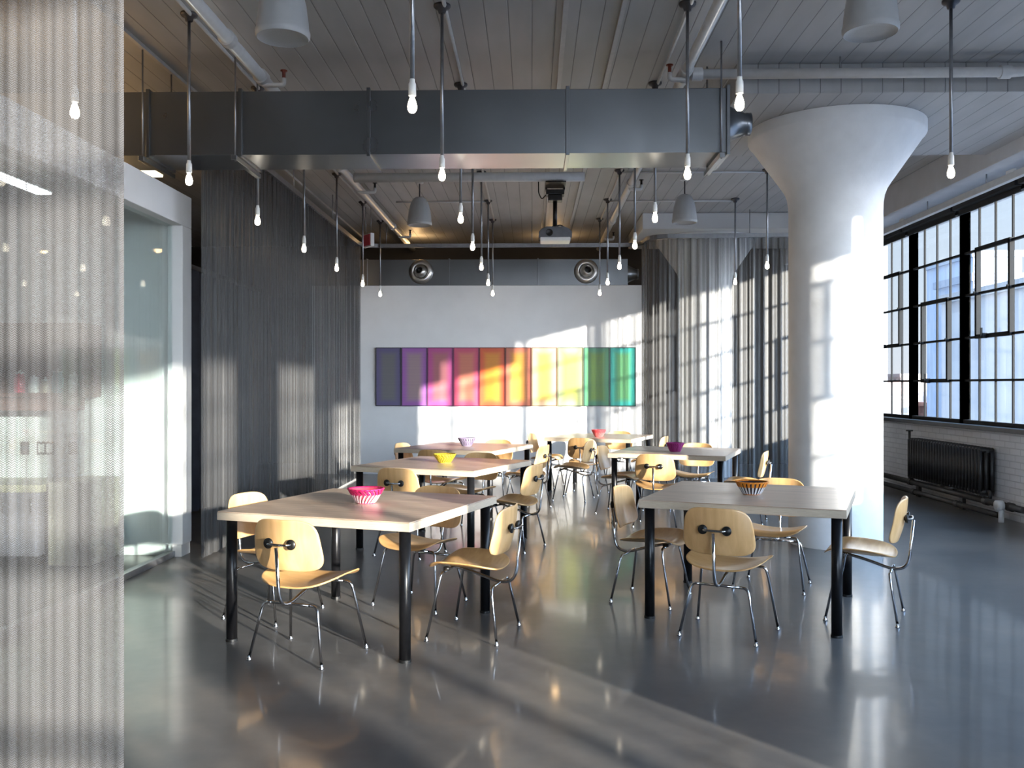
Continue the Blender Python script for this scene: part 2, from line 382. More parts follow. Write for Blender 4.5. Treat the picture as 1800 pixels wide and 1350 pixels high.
# windows: one structure per bay, with bars, a vent sash and panes
BAYS = [2.2 + 1.47 * i for i in range(9)]          # right wall, north part
BAYS2 = [-3.58, -2.49, -1.39, -.30, 1.40]        # right wall beside the camera
REARB = [.72, 1.95, 3.15, 4.15, 5.01]
wn = 0
def window(axis, a0, a1, pos, sgn, rows_, vent=None, ncol=4):
    """axis 'y': runs along Y at X=pos;  'x': runs along X at Y=pos"""
    global wn
    wn += 1
    def bx(mb, s0, s1, d0, d1, z0, z1):
        if axis == 'y': mb.b(pos + min(d0 * sgn, d1 * sgn), pos + max(d0 * sgn, d1 * sgn), s0, s1, z0, z1)
        else: mb.b(s0, s1, pos + min(d0 * sgn, d1 * sgn), pos + max(d0 * sgn, d1 * sgn), z0, z1)
    fr = MB(); top = rows_[-1]; bot = rows_[0]
    fr_w = .035
    bx(fr, a0 - fr_w, a0 + fr_w, .02, .12, bot - .01, top + .05); bx(fr, a1 - fr_w, a1 + fr_w, .02, .12, bot - .01, top + .05)
    bx(fr, a0, a1, .03, .10, bot - .01, bot + .035); bx(fr, a0, a1, .03, .10, top - .01, top + .05)
    for z in rows_[1:-1]: bx(fr, a0, a1, .045, .085, z - (.013 if axis == 'y' else .026), z + (.013 if axis == 'y' else .026))
    st = (a1 - a0) / ncol
    for k in range(1, ncol): bx(fr, a0 + st * k - .010, a0 + st * k + .010, .054, .075, bot, top)
    o = struct('window_%d' % wn, fr, M['window_steel'])
    p = MB(); bx(p, a0 + .01, a1 - .01, .062, .066, bot, top); p.build('pane', M['glass'], o)
    if vent:
        vs = MB(); z0, z1 = vent; c0, c1 = a0 + st, a0 + 3 * st
        bx(vs, c0 - .02, c1 + .02, .015, .05, z0 - .024, z0 + .024); bx(vs, c0 - .02, c1 + .02, .015, .05, z1 - .024, z1 + .024)
        bx(vs, c0 - .022, c0 + .022, .015, .05, z0, z1); bx(vs, c1 - .022, c1 + .022, .015, .05, z0, z1)
        vs.build('vent_sash', M['window_steel'], o)
        hd = MB(); cm = (c0 + c1) / 2 + .12; bx(hd, cm - .015, cm + .015, -.03, .02, z0 - .03, z0 + .03); bx(hd, cm - .008, cm + .008, -.05, -.03, z0 - .01, z0 + .09)
        hd.build('latch_handle', M['window_steel'], o)
        for q in (c0, c1):
            g = MB(); bx(g, q - .012, q + .012, -.005, .02, (z0 + z1) / 2 - .02, (z0 + z1) / 2 + .02); g.build('hinge', M['window_steel'], o)
    return o
for i in range(8):
    ve = (rows[2], rows[4]) if i % 2 else (rows[1], rows[3])
    if i == 7: ve = (rows[2], rows[4])
    window('y', BAYS[i], BAYS[i + 1], WX, 1, rows, ve)
rrows = [.733 + .507 * i for i in range(7)]; srows = [1.0 + .4625 * i for i in range(7)]
for i in range(3): window('y', BAYS2[i], BAYS2[i + 1], WX, 1, srows, None, 3)
window('y', BAYS2[3], BAYS2[4], WX, 1, srows[2:], None, 4)          # unseen short window; sill raised to block sun from the near right chair
for i in range(4): window('x', REARB[i], REARB[i + 1], REAR, -1, rrows, None, 3)

# roller shades (one per bay) hung under the spandrel
for i in range(8):
    y0, y1 = BAYS[i] + .03, BAYS[i + 1] - .03
    zb = 3.50 if i >= 4 else 3.2  # cloth in the unseen near bays hangs lower to cut the sun's height
    s = thing('roller_shade', 'black roller shade at the window head, %s bay from the far end' % ['eighth', 'seventh', 'sixth', 'fifth', 'fourth', 'third', 'second', 'first'][i], 'blind', (WX - .06, (y0 + y1) / 2, 3.6), 0, 'black roller shades along the windows')
    MB().b(-.04, .04, y0 - (y0 + y1) / 2, y1 - (y0 + y1) / 2, -.06, .035).build('cassette', M['shade'], s, bevel=.01)
    MB().b(.03, .034, y0 - (y0 + y1) / 2 + .02, y1 - (y0 + y1) / 2 - .02, zb - 3.6, -.05).build('cloth', M['shade'], s)
    MB().b(.024, .04, y0 - (y0 + y1) / 2 + .02, y1 - (y0 + y1) / 2 - .02, zb - 3.62, zb - 3.6).build('bottom_bar', M['shade'], s)
# grey channel hung in front of the shades
rl = thing('hanging_rail', 'long grey metal channel hung on rods above the windows', 'rail', (4.72, 8.0, 3.5))
MB().b(-.03, .03, -6.0, 5.95, -.035, .035).build('channel', M['grey_pipe'], rl, bevel=.005)
for y in (-3.2, -1.6, 0, 1.5, 2.9, 4.3):
    MB().tube([(0, y, .03), (0, y, .142)], .008, 8).build('rod', M['bare_steel'], rl)
for y in (1.0, 3.6):
    MB().box((-.01, y, .05), (.03, .14, .03)).build('clip', M['white_pipe'], rl)

# ------------------------------------------------------------------ glass meeting room at left
gx = -3.05
struct('wall_meeting_front', MB().b(gx - .06, gx + .10, 2.9, 7.78, 2.80, 3.07).b(gx - .03, gx + .10, 7.58, 7.78, 0.10, 2.80), M['wall'], bevel=.006)   # fascia over the glass, jamb
struct('wall_meeting_end', MB().b(LEFT, gx - .03, 7.66, 7.78, .10, 3.0), M['wall'])
struct('ceiling_meeting', MB().b(LEFT, gx - .06, 2.9, 7.78, 3.0, 3.07), M['wall'])
struct('baseboard_meeting', MB().b(LEFT, gx - .03, 7.64, 7.66, 0, .10).b(gx - .02, gx + .09, 7.58, 7.77, 0, .10), M['white_pipe'])
g1 = MB(); g1.b(gx + .0, gx + .012, 2.9, 5.28, .05, 2.80); o = struct('window_meeting_1', g1, M['green_glass'])
g1 = MB(); g1.b(gx + .0, gx + .012, 5.29, 7.58, .05, 2.80); o = struct('window_meeting_2', g1, M['green_glass'])
struct('trim_meeting', MB().b(gx - .025, gx + .035, 2.9, 7.58, 0, .05), M['bare_steel'], bevel=.004)
# kitchenette inside, seen through the mesh
k = thing('wall_shelf', 'dark walnut wall cabinet with open shelf, seen through the near mesh curtain', 'shelf', (-4.08, 7.66, 1.35))
MB().b(-.40, .40, -.34, -.005, .0, .035).build('board', M['walnut'], k, bevel=.003)
MB().b(-.40, .40, -.34, -.005, .585, .61).build('top_board', M['walnut'], k, bevel=.003)
MB().b(-.40, .40, -.02, -.005, .035, .585).build('back_panel', M['walnut'], k)
for x in (-.39, .39): MB().b(x - .012, x + .012, -.34, -.02, .035, .585).build('side_panel', M['walnut'], k)
MB().b(-.40, .26, -.30, -.01, -.11, -.002).build('rail', M['walnut'], k, bevel=.004)
jar_cols = [((.55, .10, .14), 'red'), ((.72, .72, .70), 'white'), ((.24, .42, .45), 'teal'), ((.70, .58, .46), 'tan'), ((.62, .66, .64), 'pale grey')]
for i, ((c3, nm), dx) in enumerate(zip(jar_cols, (-.20, -.08, .12, .02, .26))):
    j = thing('storage_jar', '%s jar standing on the walnut wall shelf' % nm, 'jar', (-4.08 + dx, 7.47, 1.385), 0, 'jars on the wall shelf')
    mm = mat(nm.replace(' ', '_') + '_glaze', c3, .35, noise=.05)
    h = (.16, .12, .17, .10, .14)[i]
    MB().lathe([(.001, 0), (.042, 0), (.046, .01), (.046, h * .75), (.036, h * .88), (.034, h), (.001, h)], (0, 0, 0), 20).build('body', mm, j)
    MB().lathe([(.001, h), (.037, h), (.037, h + .012), (.01, h + .016), (.01, h + .03), (.001, h + .032)], (0, 0, 0), 20).build('lid', M['white_plastic'], j)
cb_ = thing('base_cabinet', 'plum base cabinet with beige counter, behind the near mesh curtain', 'cabinet', (-4.22, 7.36, 0))
MB().b(-.38, .30, -.27, .26, .09, .60).build('carcass', M['plum_panel'], cb_, bevel=.004)
MB().b(-.36, .28, -.24, .26, 0, .09).build('plinth', M['black_plastic'], cb_)
MB().b(-.42, .34, -.30, .28, .60, .66).build('countertop', M['beige_top'], cb_, bevel=.005)
for x0, x1 in ((-.375, -.155), (-.15, .07), (.075, .295)):
    d = MB().b(x0, x1, -.29, -.272, .11, .585).build('door', M['plum_panel'], cb_, bevel=.003)
    MB().tube([(x1 - .03, -.305, .44), (x1 - .03, -.305, .56)], .006, 8).build('handle', M['chrome'], d)
op = thing('tall_panel', 'pale oak end panel standing beside the plum cabinet', 'panel', (-3.66, 7.35, 0))
MB().b(-.17, .17, -.27, .25, .02, .68).build('oak_face', M['oak_panel'], op, bevel=.004)
MB().b(-.16, .16, -.25, .25, 0, .02).build('foot_strip', M['black_plastic'], op)
for x, wd, nm in ((-4.16, .15, 'wide grey framed socket plate above the beige counter'), (-3.93, .07, 'small grey switch plate right of the socket plate'), (-4.34, .07, 'small grey switch plate left of the socket plate')):
    s = thing('wall_plate', nm, 'socket', (x, 7.66, .91), 0, 'wall plates above the counter')
    MB().b(-wd / 2, wd / 2, -.012, 0, -.055, .055).build('frame', M['dark_steel'], s, bevel=.003)
    for q in ([-.035, .035] if wd > .1 else [0]):
        MB().b(q - .025, q + .025, -.018, -.012, -.035, .035).build('insert', M['white_plastic'] if wd > .1 else M['grey_plastic'], s)

# ------------------------------------------------------------------ metal mesh curtains and their track
def curtain(name, path, z0, z1, m, label, period, amp, step=.012, seed=1):
    rnd = random.Random(seed)
    P_ = [Vector((x, y, 0)) for x, y in path]
    L = [0]
    for i in range(1, len(P_)): L.append(L[-1] + (P_[i] - P_[i - 1]).length)
    tot = L[-1]; n = int(tot / step)
    ph = [rnd.uniform(0, 6.28) for _ in range(5)]
    vs = []; uvs = []; ul = 0; last = None; cols_ = []
    for i in range(n + 1):
        s = tot * i / n
        j = max(k for k in range(len(L) - 1) if L[k] <= s + 1e-9)
        t_ = (s - L[j]) / max(L[j + 1] - L[j], 1e-6)
        p = P_[j].lerp(P_[j + 1], t_); d = (P_[j + 1] - P_[j]).normalized(); nn = Vector((-d.y, d.x, 0))
        q = 2 * math.pi * s / period
        off = amp * (math.sin(q + 1.1 * math.sin(q * .31 + ph[0]) + ph[1]) * (.65 + .35 * math.sin(q * .137 + ph[2])) + .45 * math.sin(q * 2.3 + ph[3]))
        sl = amp * .5 * math.sin(q * .77 + ph[4])
        c = p + nn * off + d * sl
        if last is not None: ul += (c - last).length
        last = c.copy(); cols_.append((c, ul))
    zs = [z0, z0 + (z1 - z0) * .5, z1]
    fs = []
    for c, u in cols_:
        for z in zs: vs.append((c.x, c.y, z)); uvs.append((u, z))
    for i in range(n):
        for k in range(2): fs.append((i * 3 + k, i * 3 + 3 + k, i * 3 + 4 + k, i * 3 + 1 + k))
    me = bpy.data.meshes.new(name); me.from_pydata(vs, [], fs); ul_ = me.uv_layers.new(name='UVMap')
    for li, lp in enumerate(me.loops): ul_.data[li].uv = uvs[lp.vertex_index]
    me.polygons.foreach_set('use_smooth', [True] * len(me.polygons)); me.materials.append(m)
    o = bpy.data.objects.new(name, me); col.objects.link(o)
    return tag(o, label, 'curtain')
TZ = 3.63
curtain('mesh_curtain', [(-2.75, 2.86), (-1.7, 2.52), (-1.08, 2.37)], .02, 3.585, M['chain_near'], 'pale metal mesh curtain hanging close at the left edge, sunlit', .09, .0025, .006, 3)
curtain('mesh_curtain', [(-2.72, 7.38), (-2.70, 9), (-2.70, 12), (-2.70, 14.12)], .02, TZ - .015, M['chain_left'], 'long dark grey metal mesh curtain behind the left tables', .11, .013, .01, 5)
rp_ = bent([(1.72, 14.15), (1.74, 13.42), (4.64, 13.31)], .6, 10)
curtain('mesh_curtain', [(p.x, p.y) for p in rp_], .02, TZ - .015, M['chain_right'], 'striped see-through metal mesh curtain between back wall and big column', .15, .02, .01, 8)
tr = [(-2.70, 7.36, TZ + .02), (-2.70, 14.2, TZ + .02), (1.72, 14.2, TZ + .02)]
trk = MB(); pts = bent([(-2.70, 7.36, TZ + .02), (-2.70, 14.25, TZ + .02), (1.73, 14.25, TZ + .02), (1.73, 13.42, TZ + .02), (5.0, 13.30, TZ + .02)], .35, 8)
ct = thing('curtain_track', 'grey metal curtain track running along left, back and right curtains', 'track', (0, 0, 0))
for i in range(len(pts) - 1):
    a, c = pts[i], pts[i + 1]; d = c - a
    trk.box((a + c) / 2, (d.length + .02, .05, .06), math.atan2(d.y, d.x))
trk.build('rail', M['bare_steel'], ct)
for (x, y) in ((-2.70, 8.2), (-2.70, 10.2), (-2.70, 12.2), (-2.3, 14.25), (0, 14.25), (3.2, 13.36), (4.4, 13.32)):
    MB().tube([(x, y, TZ + .04), (x, y, CEIL if y < 13.9 and x < 0 or y > 14 else CEIL)], .006, 8).build('hanger', M['bare_steel'], ct)
nt_ = thing('curtain_track', 'short track over the near left curtain', 'track', (0, 0, 0))
trk = MB()
for a, c in ((Vector((-2.75, 2.86, 3.62)), Vector((-1.7, 2.52, 3.62))), (Vector((-1.7, 2.52, 3.62)), Vector((-1.08, 2.37, 3.62)))):
    d = c - a; trk.box((a + c) / 2, (d.length + .02, .05, .06), math.atan2(d.y, d.x))
trk.build('rail', M['bare_steel'], nt_)
for x, y in ((-2.5, 2.78), (-1.4, 2.45)): MB().tube([(x, y, 3.64), (x, y, CEIL)], .006, 8).build('hanger', M['bare_steel'], nt_)
# dark drape in the gap beyond the meeting room
dp = MB()
vs = []; fs = []
for i in range(90):
    y = 8.6 + i * .045; x = -3.85 + .05 * math.sin(i * .9) + .02 * math.sin(i * 2.3)
    vs += [(x, y, .015), (x, y, 2.75)]
fs = [(i * 2, i * 2 + 2, i * 2 + 3, i * 2 + 1) for i in range(89)]
dp.add(vs, fs, True); o = dp.build('drape', M['chocolate']); tag(o, 'dark blue grey drape in the gap behind the white meeting room corner', 'curtain')
dr = MB().b(-3.9, -3.8, 8.55, 12.65, 2.75, 2.80).tube([(-3.85, 9, 2.8), (-3.85, 9, CEIL)], .008, 8).tube([(-3.85, 12, 2.8), (-3.85, 12, CEIL)], .008, 8).build('drape_rail', M['dark_steel']); tag(dr, 'dark rail over the blue grey drape', 'rail')
for i in range(0): pass

# ------------------------------------------------------------------ chairs
def squircle(u, v, n):
    xd = u * math.sqrt(max(0, 1 - v * v / 2)); yd = v * math.sqrt(max(0, 1 - u * u / 2))
    r = math.hypot(xd, yd)
    if r < 1e-6: return 0., 0.
    c_, s_ = abs(xd / r), abs(yd / r)
    k = 1 / (c_ ** n + s_ ** n) ** (1 / n)
    return xd * k, yd * k
def shell(fn, th_axis, th, nu=18, nv=16, n=3.4):
    """two offset sheets and a rim; fn(a, b) -> point, th along th_axis"""
    mb = MB(); vs = []; ax = Vector(th_axis)
    for side in (0, 1):
        for j in range(nv + 1):
            for i in range(nu + 1):
                a, b_ = squircle(-1 + 2 * i / nu, -1 + 2 * j / nv, n)
                vs.append(Vector(fn(a, b_)) - ax * th * side)
    S = (nu + 1) * (nv + 1); fs = []
    idx = lambda i, j, s: s * S + j * (nu + 1) + i
    for j in range(nv):
        for i in range(nu):
            fs.append((idx(i, j, 0), idx(i + 1, j, 0), idx(i + 1, j + 1, 0), idx(i, j + 1, 0)))
            fs.append((idx(i, j, 1), idx(i, j + 1, 1), idx(i + 1, j + 1, 1), idx(i + 1, j, 1)))
    ring = [(i, 0) for i in range(nu)] + [(nu, j) for j in range(nv)] + [(i, nv) for i in range(nu, 0, -1)] + [(0, j) for j in range(nv, 0, -1)]
    for k_ in range(len(ring)):
        a, c = ring[k_], ring[(k_ + 1) % len(ring)]
        fs.append((idx(*a, 0), idx(*a, 1), idx(*c, 1), idx(*c, 0)))
    return mb.add(vs, fs, True)
def seat_fn(a, b_):
    wv = .238 * (1 + .06 * b_); x = a * wv; y = b_ * .212
    z = .418 + .018 * b_ + .038 * abs(a) ** 2.2 * (1 - .35 * max(0, b_))
    if b_ > .55: z -= .042 * ((b_ - .55) / .45) ** 2
    z -= .016 * (1 - a * a) * (1 - b_ * b_)
    return (x, y + .015, z)
def back_fn(a, b_):
    x = a * (.206 - .016 * b_ - .008 * b_ * b_); z = .620 + b_ * .138
    y = -.232 - .028 * b_ + .050 * a * a + .012 * b_ * b_
    return (x, y, z)
def make_chair():
    t_ = thing('dining_chair', None, None)
    st = shell(seat_fn, (0, 0, 1), .011).build('seat', M['ply'], t_)
    bk = shell(back_fn, (0, -1, 0), -.011, n=4.4).build('backrest', M['ply_back'], t_)
    for o in (st, bk):
        md = o.modifiers.new('soft', 'SUBSURF'); md.levels = 1; md.render_levels = 1
    tr_ = .0078
    # front bow under the seat, rear bow lower down
    for y0, yf, zb, hw, ft in ((.125, .195, .378, .145, .245), (-.165, -.215, .305, .115, .222)):
        MB().tube([(-hw, y0, zb), (hw, y0, zb)], tr_, 10).build('stretcher', M['chrome'], t_)
        for s_ in (-1, 1):
            p = bent([(s_ * hw, y0, zb), (s_ * (hw + .05), y0, zb - .002), (s_ * ft, yf, .012)], .055, 7)
            lg = MB().tube(p, tr_, 10).build('leg', M['chrome'], t_)
            MB().lathe([(.001, 0), (.014, 0), (.014, .005), (.010, .012), (.0085, .02), (.0085, .026)], (s_ * ft, yf, 0), 14).build('glide', M['chrome'], lg)
    sp_ = bent([(0, .135, .388), (0, -.02, .352), (0, -.185, .300), (0, -.262, .335), (0, -.288, .62)], .07, 8)
    MB().tube(sp_, .0095, 10).build('spine', M['chrome'], t_)
    bar = MB().tube(bent([(-.07, -.243, .633), (-.058, -.285, .633), (.058, -.285, .633), (.07, -.243, .633)], .015, 5), .0065, 8).build('back_bar', M['chrome'], t_)
    for s_ in (-1, 1):
        MB().lathe([(.001, 0), (.027, 0), (.027, .008), (.022, .016), (.012, .019), (.011, .023), (.001, .023)], (s_ * .069, -.263, .633), 18, 'y').build('shock_mount', M['rubber'], bar)
    for s_ in (-1, 1):
        MB().lathe([(.001, 0), (.02, 0), (.02, .018), (.001, .018)], (s_ * .10, .125, .379), 14).build('seat_mount', M['rubber'], t_)
    return t_
chair0 = make_chair(); cache_kids(chair0)
N1, N2, N3, N4, N5, N6 = 'pink basket table', 'orange basket table', 'yellow basket table', 'grey lilac basket table', 'magenta basket table', 'red basket table'
CH = [
 (-1.21, 4.865, 19.6, 'sunlit wooden chair with back to camera, near side of the ' + N1),
 (-.345, 5.295, -254.6 + 360, 'wooden chair seen from the side at the right of the ' + N1),
 (-1.63, 5.69, 111 - 180, 'sunlit wooden chair half hidden behind the left edge of the ' + N1),
 (-.74, 5.99, 153.2, 'wooden chair turned at an angle under the far side of the ' + N1),
 (1.15, 5.34, None, 'wooden chair with back to camera, near side of the ' + N2),
 (2.09, 5.75, None, 'wooden chair seen from the side, in front of the big white column'),
 (.815, 6.16, None, 'wooden chair at the left side of the ' + N2),
 (1.74, 6.57, None, 'wooden chair on the far side of the ' + N2 + ', against the column'),
 (-1.05, 7.75, None, 'wooden chair with back to camera, near side of the ' + N3),
 (-.17, 8.06, None, 'wooden chair seen from the side at the right of the ' + N3),
 (-.60, 9.05, None, 'wooden chair on the far side of the ' + N3),
 (-.985, 9.90, None, 'wooden chair with back to camera, near side of the ' + N4),
 (-.06, 10.58, None, 'wooden chair seen from the side at the right of the ' + N4),
 (-1.36, 10.75, None, 'wooden chair at the left end of the ' + N4 + ', near the left curtain'),
 (-.50, 11.25, None, 'wooden chair on the far side of the ' + N4 + ', below the colour panels'),
 (1.31, 9.36, None, 'wooden chair with back to camera, near side of the ' + N5),
 (2.25, 9.68, None, 'wooden chair at the right end of the ' + N5 + ', left of the column'),
 (1.0, 10.30, None, 'wooden chair in shade at the left end of the ' + N5),
 (1.90, 10.65, None, 'wooden chair on the far side of the ' + N5 + ', before the striped curtain'),
 (.73, 12.10, None, 'wooden chair with back to camera, near side of the ' + N6),
 (1.60, 12.42, None, 'wooden chair at the right end of the ' + N6),
 (.20, 12.95, None, 'wooden chair at the left end of the ' + N6),
 (1.24, 13.42, None, 'wooden chair on the far side of the ' + N6 + ', nearest the back wall'),
 (.52, 11.50, None, 'wooden chair pulled out and facing left in front of the farthest table'),
]
HEAD_DIR = [(.135, .38), (-.4, .11), (.39, -.15), (-.45, -.89), (.205, .38), (-.9, .44), (.91, -.42), (-.43, -.9), (.39, .92), (-.91, .41), (-.37, -.93),
            (.36, .93), (-.93, .36), (.93, -.36), (-.36, -.93), (.34, .94), (-.94, .34), (.92, -.40), (-.34, -.94), (.36, .93), (-.93, .37), (.92, -.30), (-.36, -.93), (-.93, .3)]
for i, ((x, y, _, lab), (dx, dy)) in enumerate(zip(CH, HEAD_DIR)):
    o = chair0 if i == 0 else copy_tree(chair0)
    o.location = (x, y, 0); o.rotation_euler.z = math.atan2(dy, dx) - math.pi / 2
    tag(o, lab, 'chair', 'plywood chairs around the tables')

# ------------------------------------------------------------------ tables
def make_table():
    t_ = thing('square_table', None, None)
    MB().b(-.605, .605, -.605, .605, .734, .740).build('tabletop', M['top'], t_, bevel=.002)
    MB().b(-.607, .607, -.607, .607, .690, .7335).build('edge_band', M['maple_edge'], t_, bevel=.003)
    for sx_ in (-1, 1):
        for sy_ in (-1, 1):
            lg = MB().tube([(sx_ * .55, sy_ * .55, .012), (sx_ * .55, sy_ * .55, .69)], .031, 20).build('leg', M['black_steel'], t_)
            MB().cyl((sx_ * .55, sy_ * .55, 0), .034, .014, 20).build('foot', M['rubber'], lg)
    return t_
tab0 = make_table(); cache_kids(tab0)
TB = [(-1.0, 5.43, -19.5, 'square table nearest the left, grey brown top and black legs, pink basket on it'),
      (1.45, 5.96, -22, 'square table before the big column, grey brown top, orange basket on it'),
      (-.80, 8.25, -23, 'square table second on the left side, yellow basket on it'),
      (-.77, 10.50, -21, 'square table third on the left side, grey lilac basket on it'),
      (1.57, 9.85, -20, 'square table before the striped right curtain, magenta basket on it'),
      (.95, 12.65, -21, 'square table farthest back below the green panels, red basket on it')]
for i, (x, y, a, lab) in enumerate(TB):
    o = tab0 if i == 0 else copy_tree(tab0)
    o.location = (x, y, 0); o.rotation_euler.z = R(a); tag(o, lab, 'table', 'square dining tables')

# ------------------------------------------------------------------ woven baskets
def basket(name, label, loc, c_rim, c_slat, c_in, rim=.102, h=.08, twist=.5):
    t_ = thing(name, label, 'basket', loc, 0, 'small woven baskets on the tables')
    n = 22; mr_ = mat('rim_weave', c_rim, .35, noise=.1, nscale=30); ms = mat('slat_weave', c_slat, .35, noise=.1, nscale=30); mi = mat('liner', c_in, .4, noise=.1, nscale=20)
    rb = .052
    rad = lambda f: rb + (rim - rb) * f ** .85
    def strip(mb, f0, f1, wdt, tw, dr=0.0):
        for k_ in range(n):
            a0 = 2 * math.pi * k_ / n; vs = []; S_ = 6
            for q in range(S_ + 1):
                f = f0 + (f1 - f0) * q / S_; a = a0 + tw * (f - f0)
                for ww in (-1, 1):
                    for dd in (0, .004):
                        r_ = rad(f) + dd + dr; aa = a + ww * wdt / 2 / r_
                        vs.append((r_ * math.cos(aa), r_ * math.sin(aa), h * f + .002))
            fs = []
            for q in range(S_):
                o_ = q * 4
                for e0, e1 in ((0, 1), (1, 3), (3, 2), (2, 0)): fs.append((o_ + e0, o_ + e1, o_ + 4 + e1, o_ + 4 + e0))
            fs += [(0, 2, 3, 1), (S_ * 4, S_ * 4 + 1, S_ * 4 + 3, S_ * 4 + 2)]
            mb.add(vs, fs, False)
        return mb
    strip(MB(), .02, .66, .0095, twist).build('slat_ring', ms, t_)
    strip(MB(), .60, 1.0, .0165, -twist * 1.4, .002).build('rim_band', mr_, t_)
    zz = MB().lathe([(rad(1.0) - .004, h - .006), (rad(1.0) + .005, h + .002), (rad(1.0) + .002, h + .006), (rad(1.0) - .006, h + .001)], (0, 0, 0), 88, rmod=lambda a, z: 1 + .035 * math.sin(a * 22))
    zz.build('rim_edge', mr_, t_)
    MB().lathe([(.001, .003), (rb - .003, .003), (rad(.45) - .005, h * .45), (rad(.97) - .006, h * .97), (rad(.97) - .009, h * .97), (rb - .006, .006), (.001, .006)], (0, 0, 0), 44).build('liner', mi, t_)
    MB().lathe([(.001, 0), (rb + .002, 0), (rb + .004, .005), (.001, .005)], (0, 0, 0), 32).build('base', mr_, t_)
    return t_
TT = .7402
basket('woven_basket', 'bright pink woven basket on the nearest left table', (-1.0, 5.43, TT), (.60, .02, .12), (.80, .55, .58), (.55, .08, .12), .105, .085)
basket('woven_basket', 'orange rimmed basket with white and dark slats on the right table', (1.43, 5.92, TT), (.62, .20, .015), (.62, .60, .62), (.035, .02, .03), .10, .08, 0.)
basket('woven_basket', 'yellow woven basket on the second left table', (-.80, 8.28, TT), (.58, .42, .03), (.50, .36, .03), (.4, .28, .03), .10, .075)
basket('woven_basket', 'grey lilac basket on the third left table', (-.76, 10.54, TT), (.26, .21, .31), (.24, .20, .29), (.2, .16, .24), .10, .09, .15)
basket('woven_basket', 'magenta woven basket on the table before the striped curtain', (1.53, 9.70, TT), (.30, .02, .16), (.34, .03, .18), (.22, .02, .12), .09, .09, .3)
basket('woven_basket', 'red woven basket on the farthest table', (.92, 12.5, TT), (.62, .06, .07), (.66, .16, .15), (.5, .05, .06), .095, .09)

# ------------------------------------------------------------------ ten colour panels on the back wall
PANELS = [('slate violet', (.12, .105, .21), (.15, .145, .15), (.10, .10, .12)), ('purple', (.30, .11, .37), (.31, .22, .23), (.20, .11, .25)),
          ('orchid pink', (.42, .075, .24), (.38, .14, .15), (.30, .06, .20)), ('rose red', (.50, .07, .14), (.52, .17, .11), (.36, .05, .16)),
          ('vermilion orange', (.56, .09, .035), (.58, .22, .025), (.38, .05, .03)), ('tangerine', (.50, .15, .09), (.58, .27, .04), (.36, .10, .06)),
          ('amber', (.42, .29, .19), (.56, .33, .07), (.34, .22, .12)), ('lime yellow', (.33, .37, .20), (.38, .41, .08), (.28, .32, .16)),
          ('moss green', (.05, .20, .10), (.11, .22, .02), (.05, .12, .09)), ('teal green', (.015, .30, .26), (.08, .26, .10), (.02, .15, .13))]
AX0, AX1, AZ0, AZ1 = -2.545, 1.682, 1.108, 2.062
pw = (AX1 - AX0) / 10
for i, (nm, edge, mid, line) in enumerate(PANELS):
    m, t, b = new_mat('panel_' + nm.replace(' ', '_'))
    c_ = N(t, 'ShaderNodeTexCoord'); sp = N(t, 'ShaderNodeSeparateXYZ'); t.links.new(c_.outputs['Object'], sp.inputs[0])
    def mm_(op, a, c=None):
        n = N(t, 'ShaderNodeMath', operation=op)
        for q, x in enumerate((a, c)):
            if x is None: continue
            if isinstance(x, (int, float)): n.inputs[q].default_value = x
            else: t.links.new(x, n.inputs[q])
        return n.outputs[0]
    dxx = mm_('SUBTRACT', pw / 2, mm_('ABSOLUTE', sp.outputs['X']))
    dzz = mm_('SUBTRACT', (AZ1 - AZ0) / 2, mm_('ABSOLUTE', sp.outputs['Z']))
    dist = mm_('MINIMUM', dxx, dzz)
    rmp = N(t, 'ShaderNodeMapRange', interpolation_type='SMOOTHSTEP'); rmp.inputs['From Min'].default_value = .035; rmp.inputs['From Max'].default_value = .15
    t.links.new(dist, rmp.inputs[0])
    mx = N(t, 'ShaderNodeMixRGB'); mx.inputs[1].default_value = (*edge, 1); mx.inputs[2].default_value = (*mid, 1); t.links.new(rmp.outputs[0], mx.inputs[0])
    ln = mm_('PINGPONG', mm_('DIVIDE', sp.outputs['Z'], .024), .5)
    l2 = mm_('MULTIPLY', mm_('LESS_THAN', ln, .10), .22)
    mx2 = N(t, 'ShaderNodeMixRGB'); mx2.inputs[2].default_value = tuple(x * .55 for x in edge) + (1,); t.links.new(l2, mx2.inputs[0]); t.links.new(mx.outputs[0], mx2.inputs[1])
    t.links.new(mx2.outputs[0], b.inputs['Base Color']); b.inputs['Roughness'].default_value = .35
    mf = mat('panel_frame_' + nm.replace(' ', '_'), tuple(x * .45 for x in line), .4, noise=.05)
    cx = AX0 + pw * (i + .5)
    t_ = thing('wall_panel', nm + ' framed colour panel in the row of ten on the back wall', 'artwork', (cx, BACK, (AZ0 + AZ1) / 2), 0, 'ten colour panels on the back wall')
    hw, hh = pw / 2 - .002, (AZ1 - AZ0) / 2
    MB().b(-hw + .01, hw - .01, -.026, -.004, -hh + .01, hh - .01).build('colour_face', m, t_)
    MB().b(-hw, -hw + .014, -.036, 0, -hh, hh).b(hw - .014, hw, -.036, 0, -hh, hh).b(-hw + .014, hw - .014, -.036, 0, -hh, -hh + .014).b(-hw + .014, hw - .014, -.036, 0, hh - .014, hh).build('frame', mf, t_)

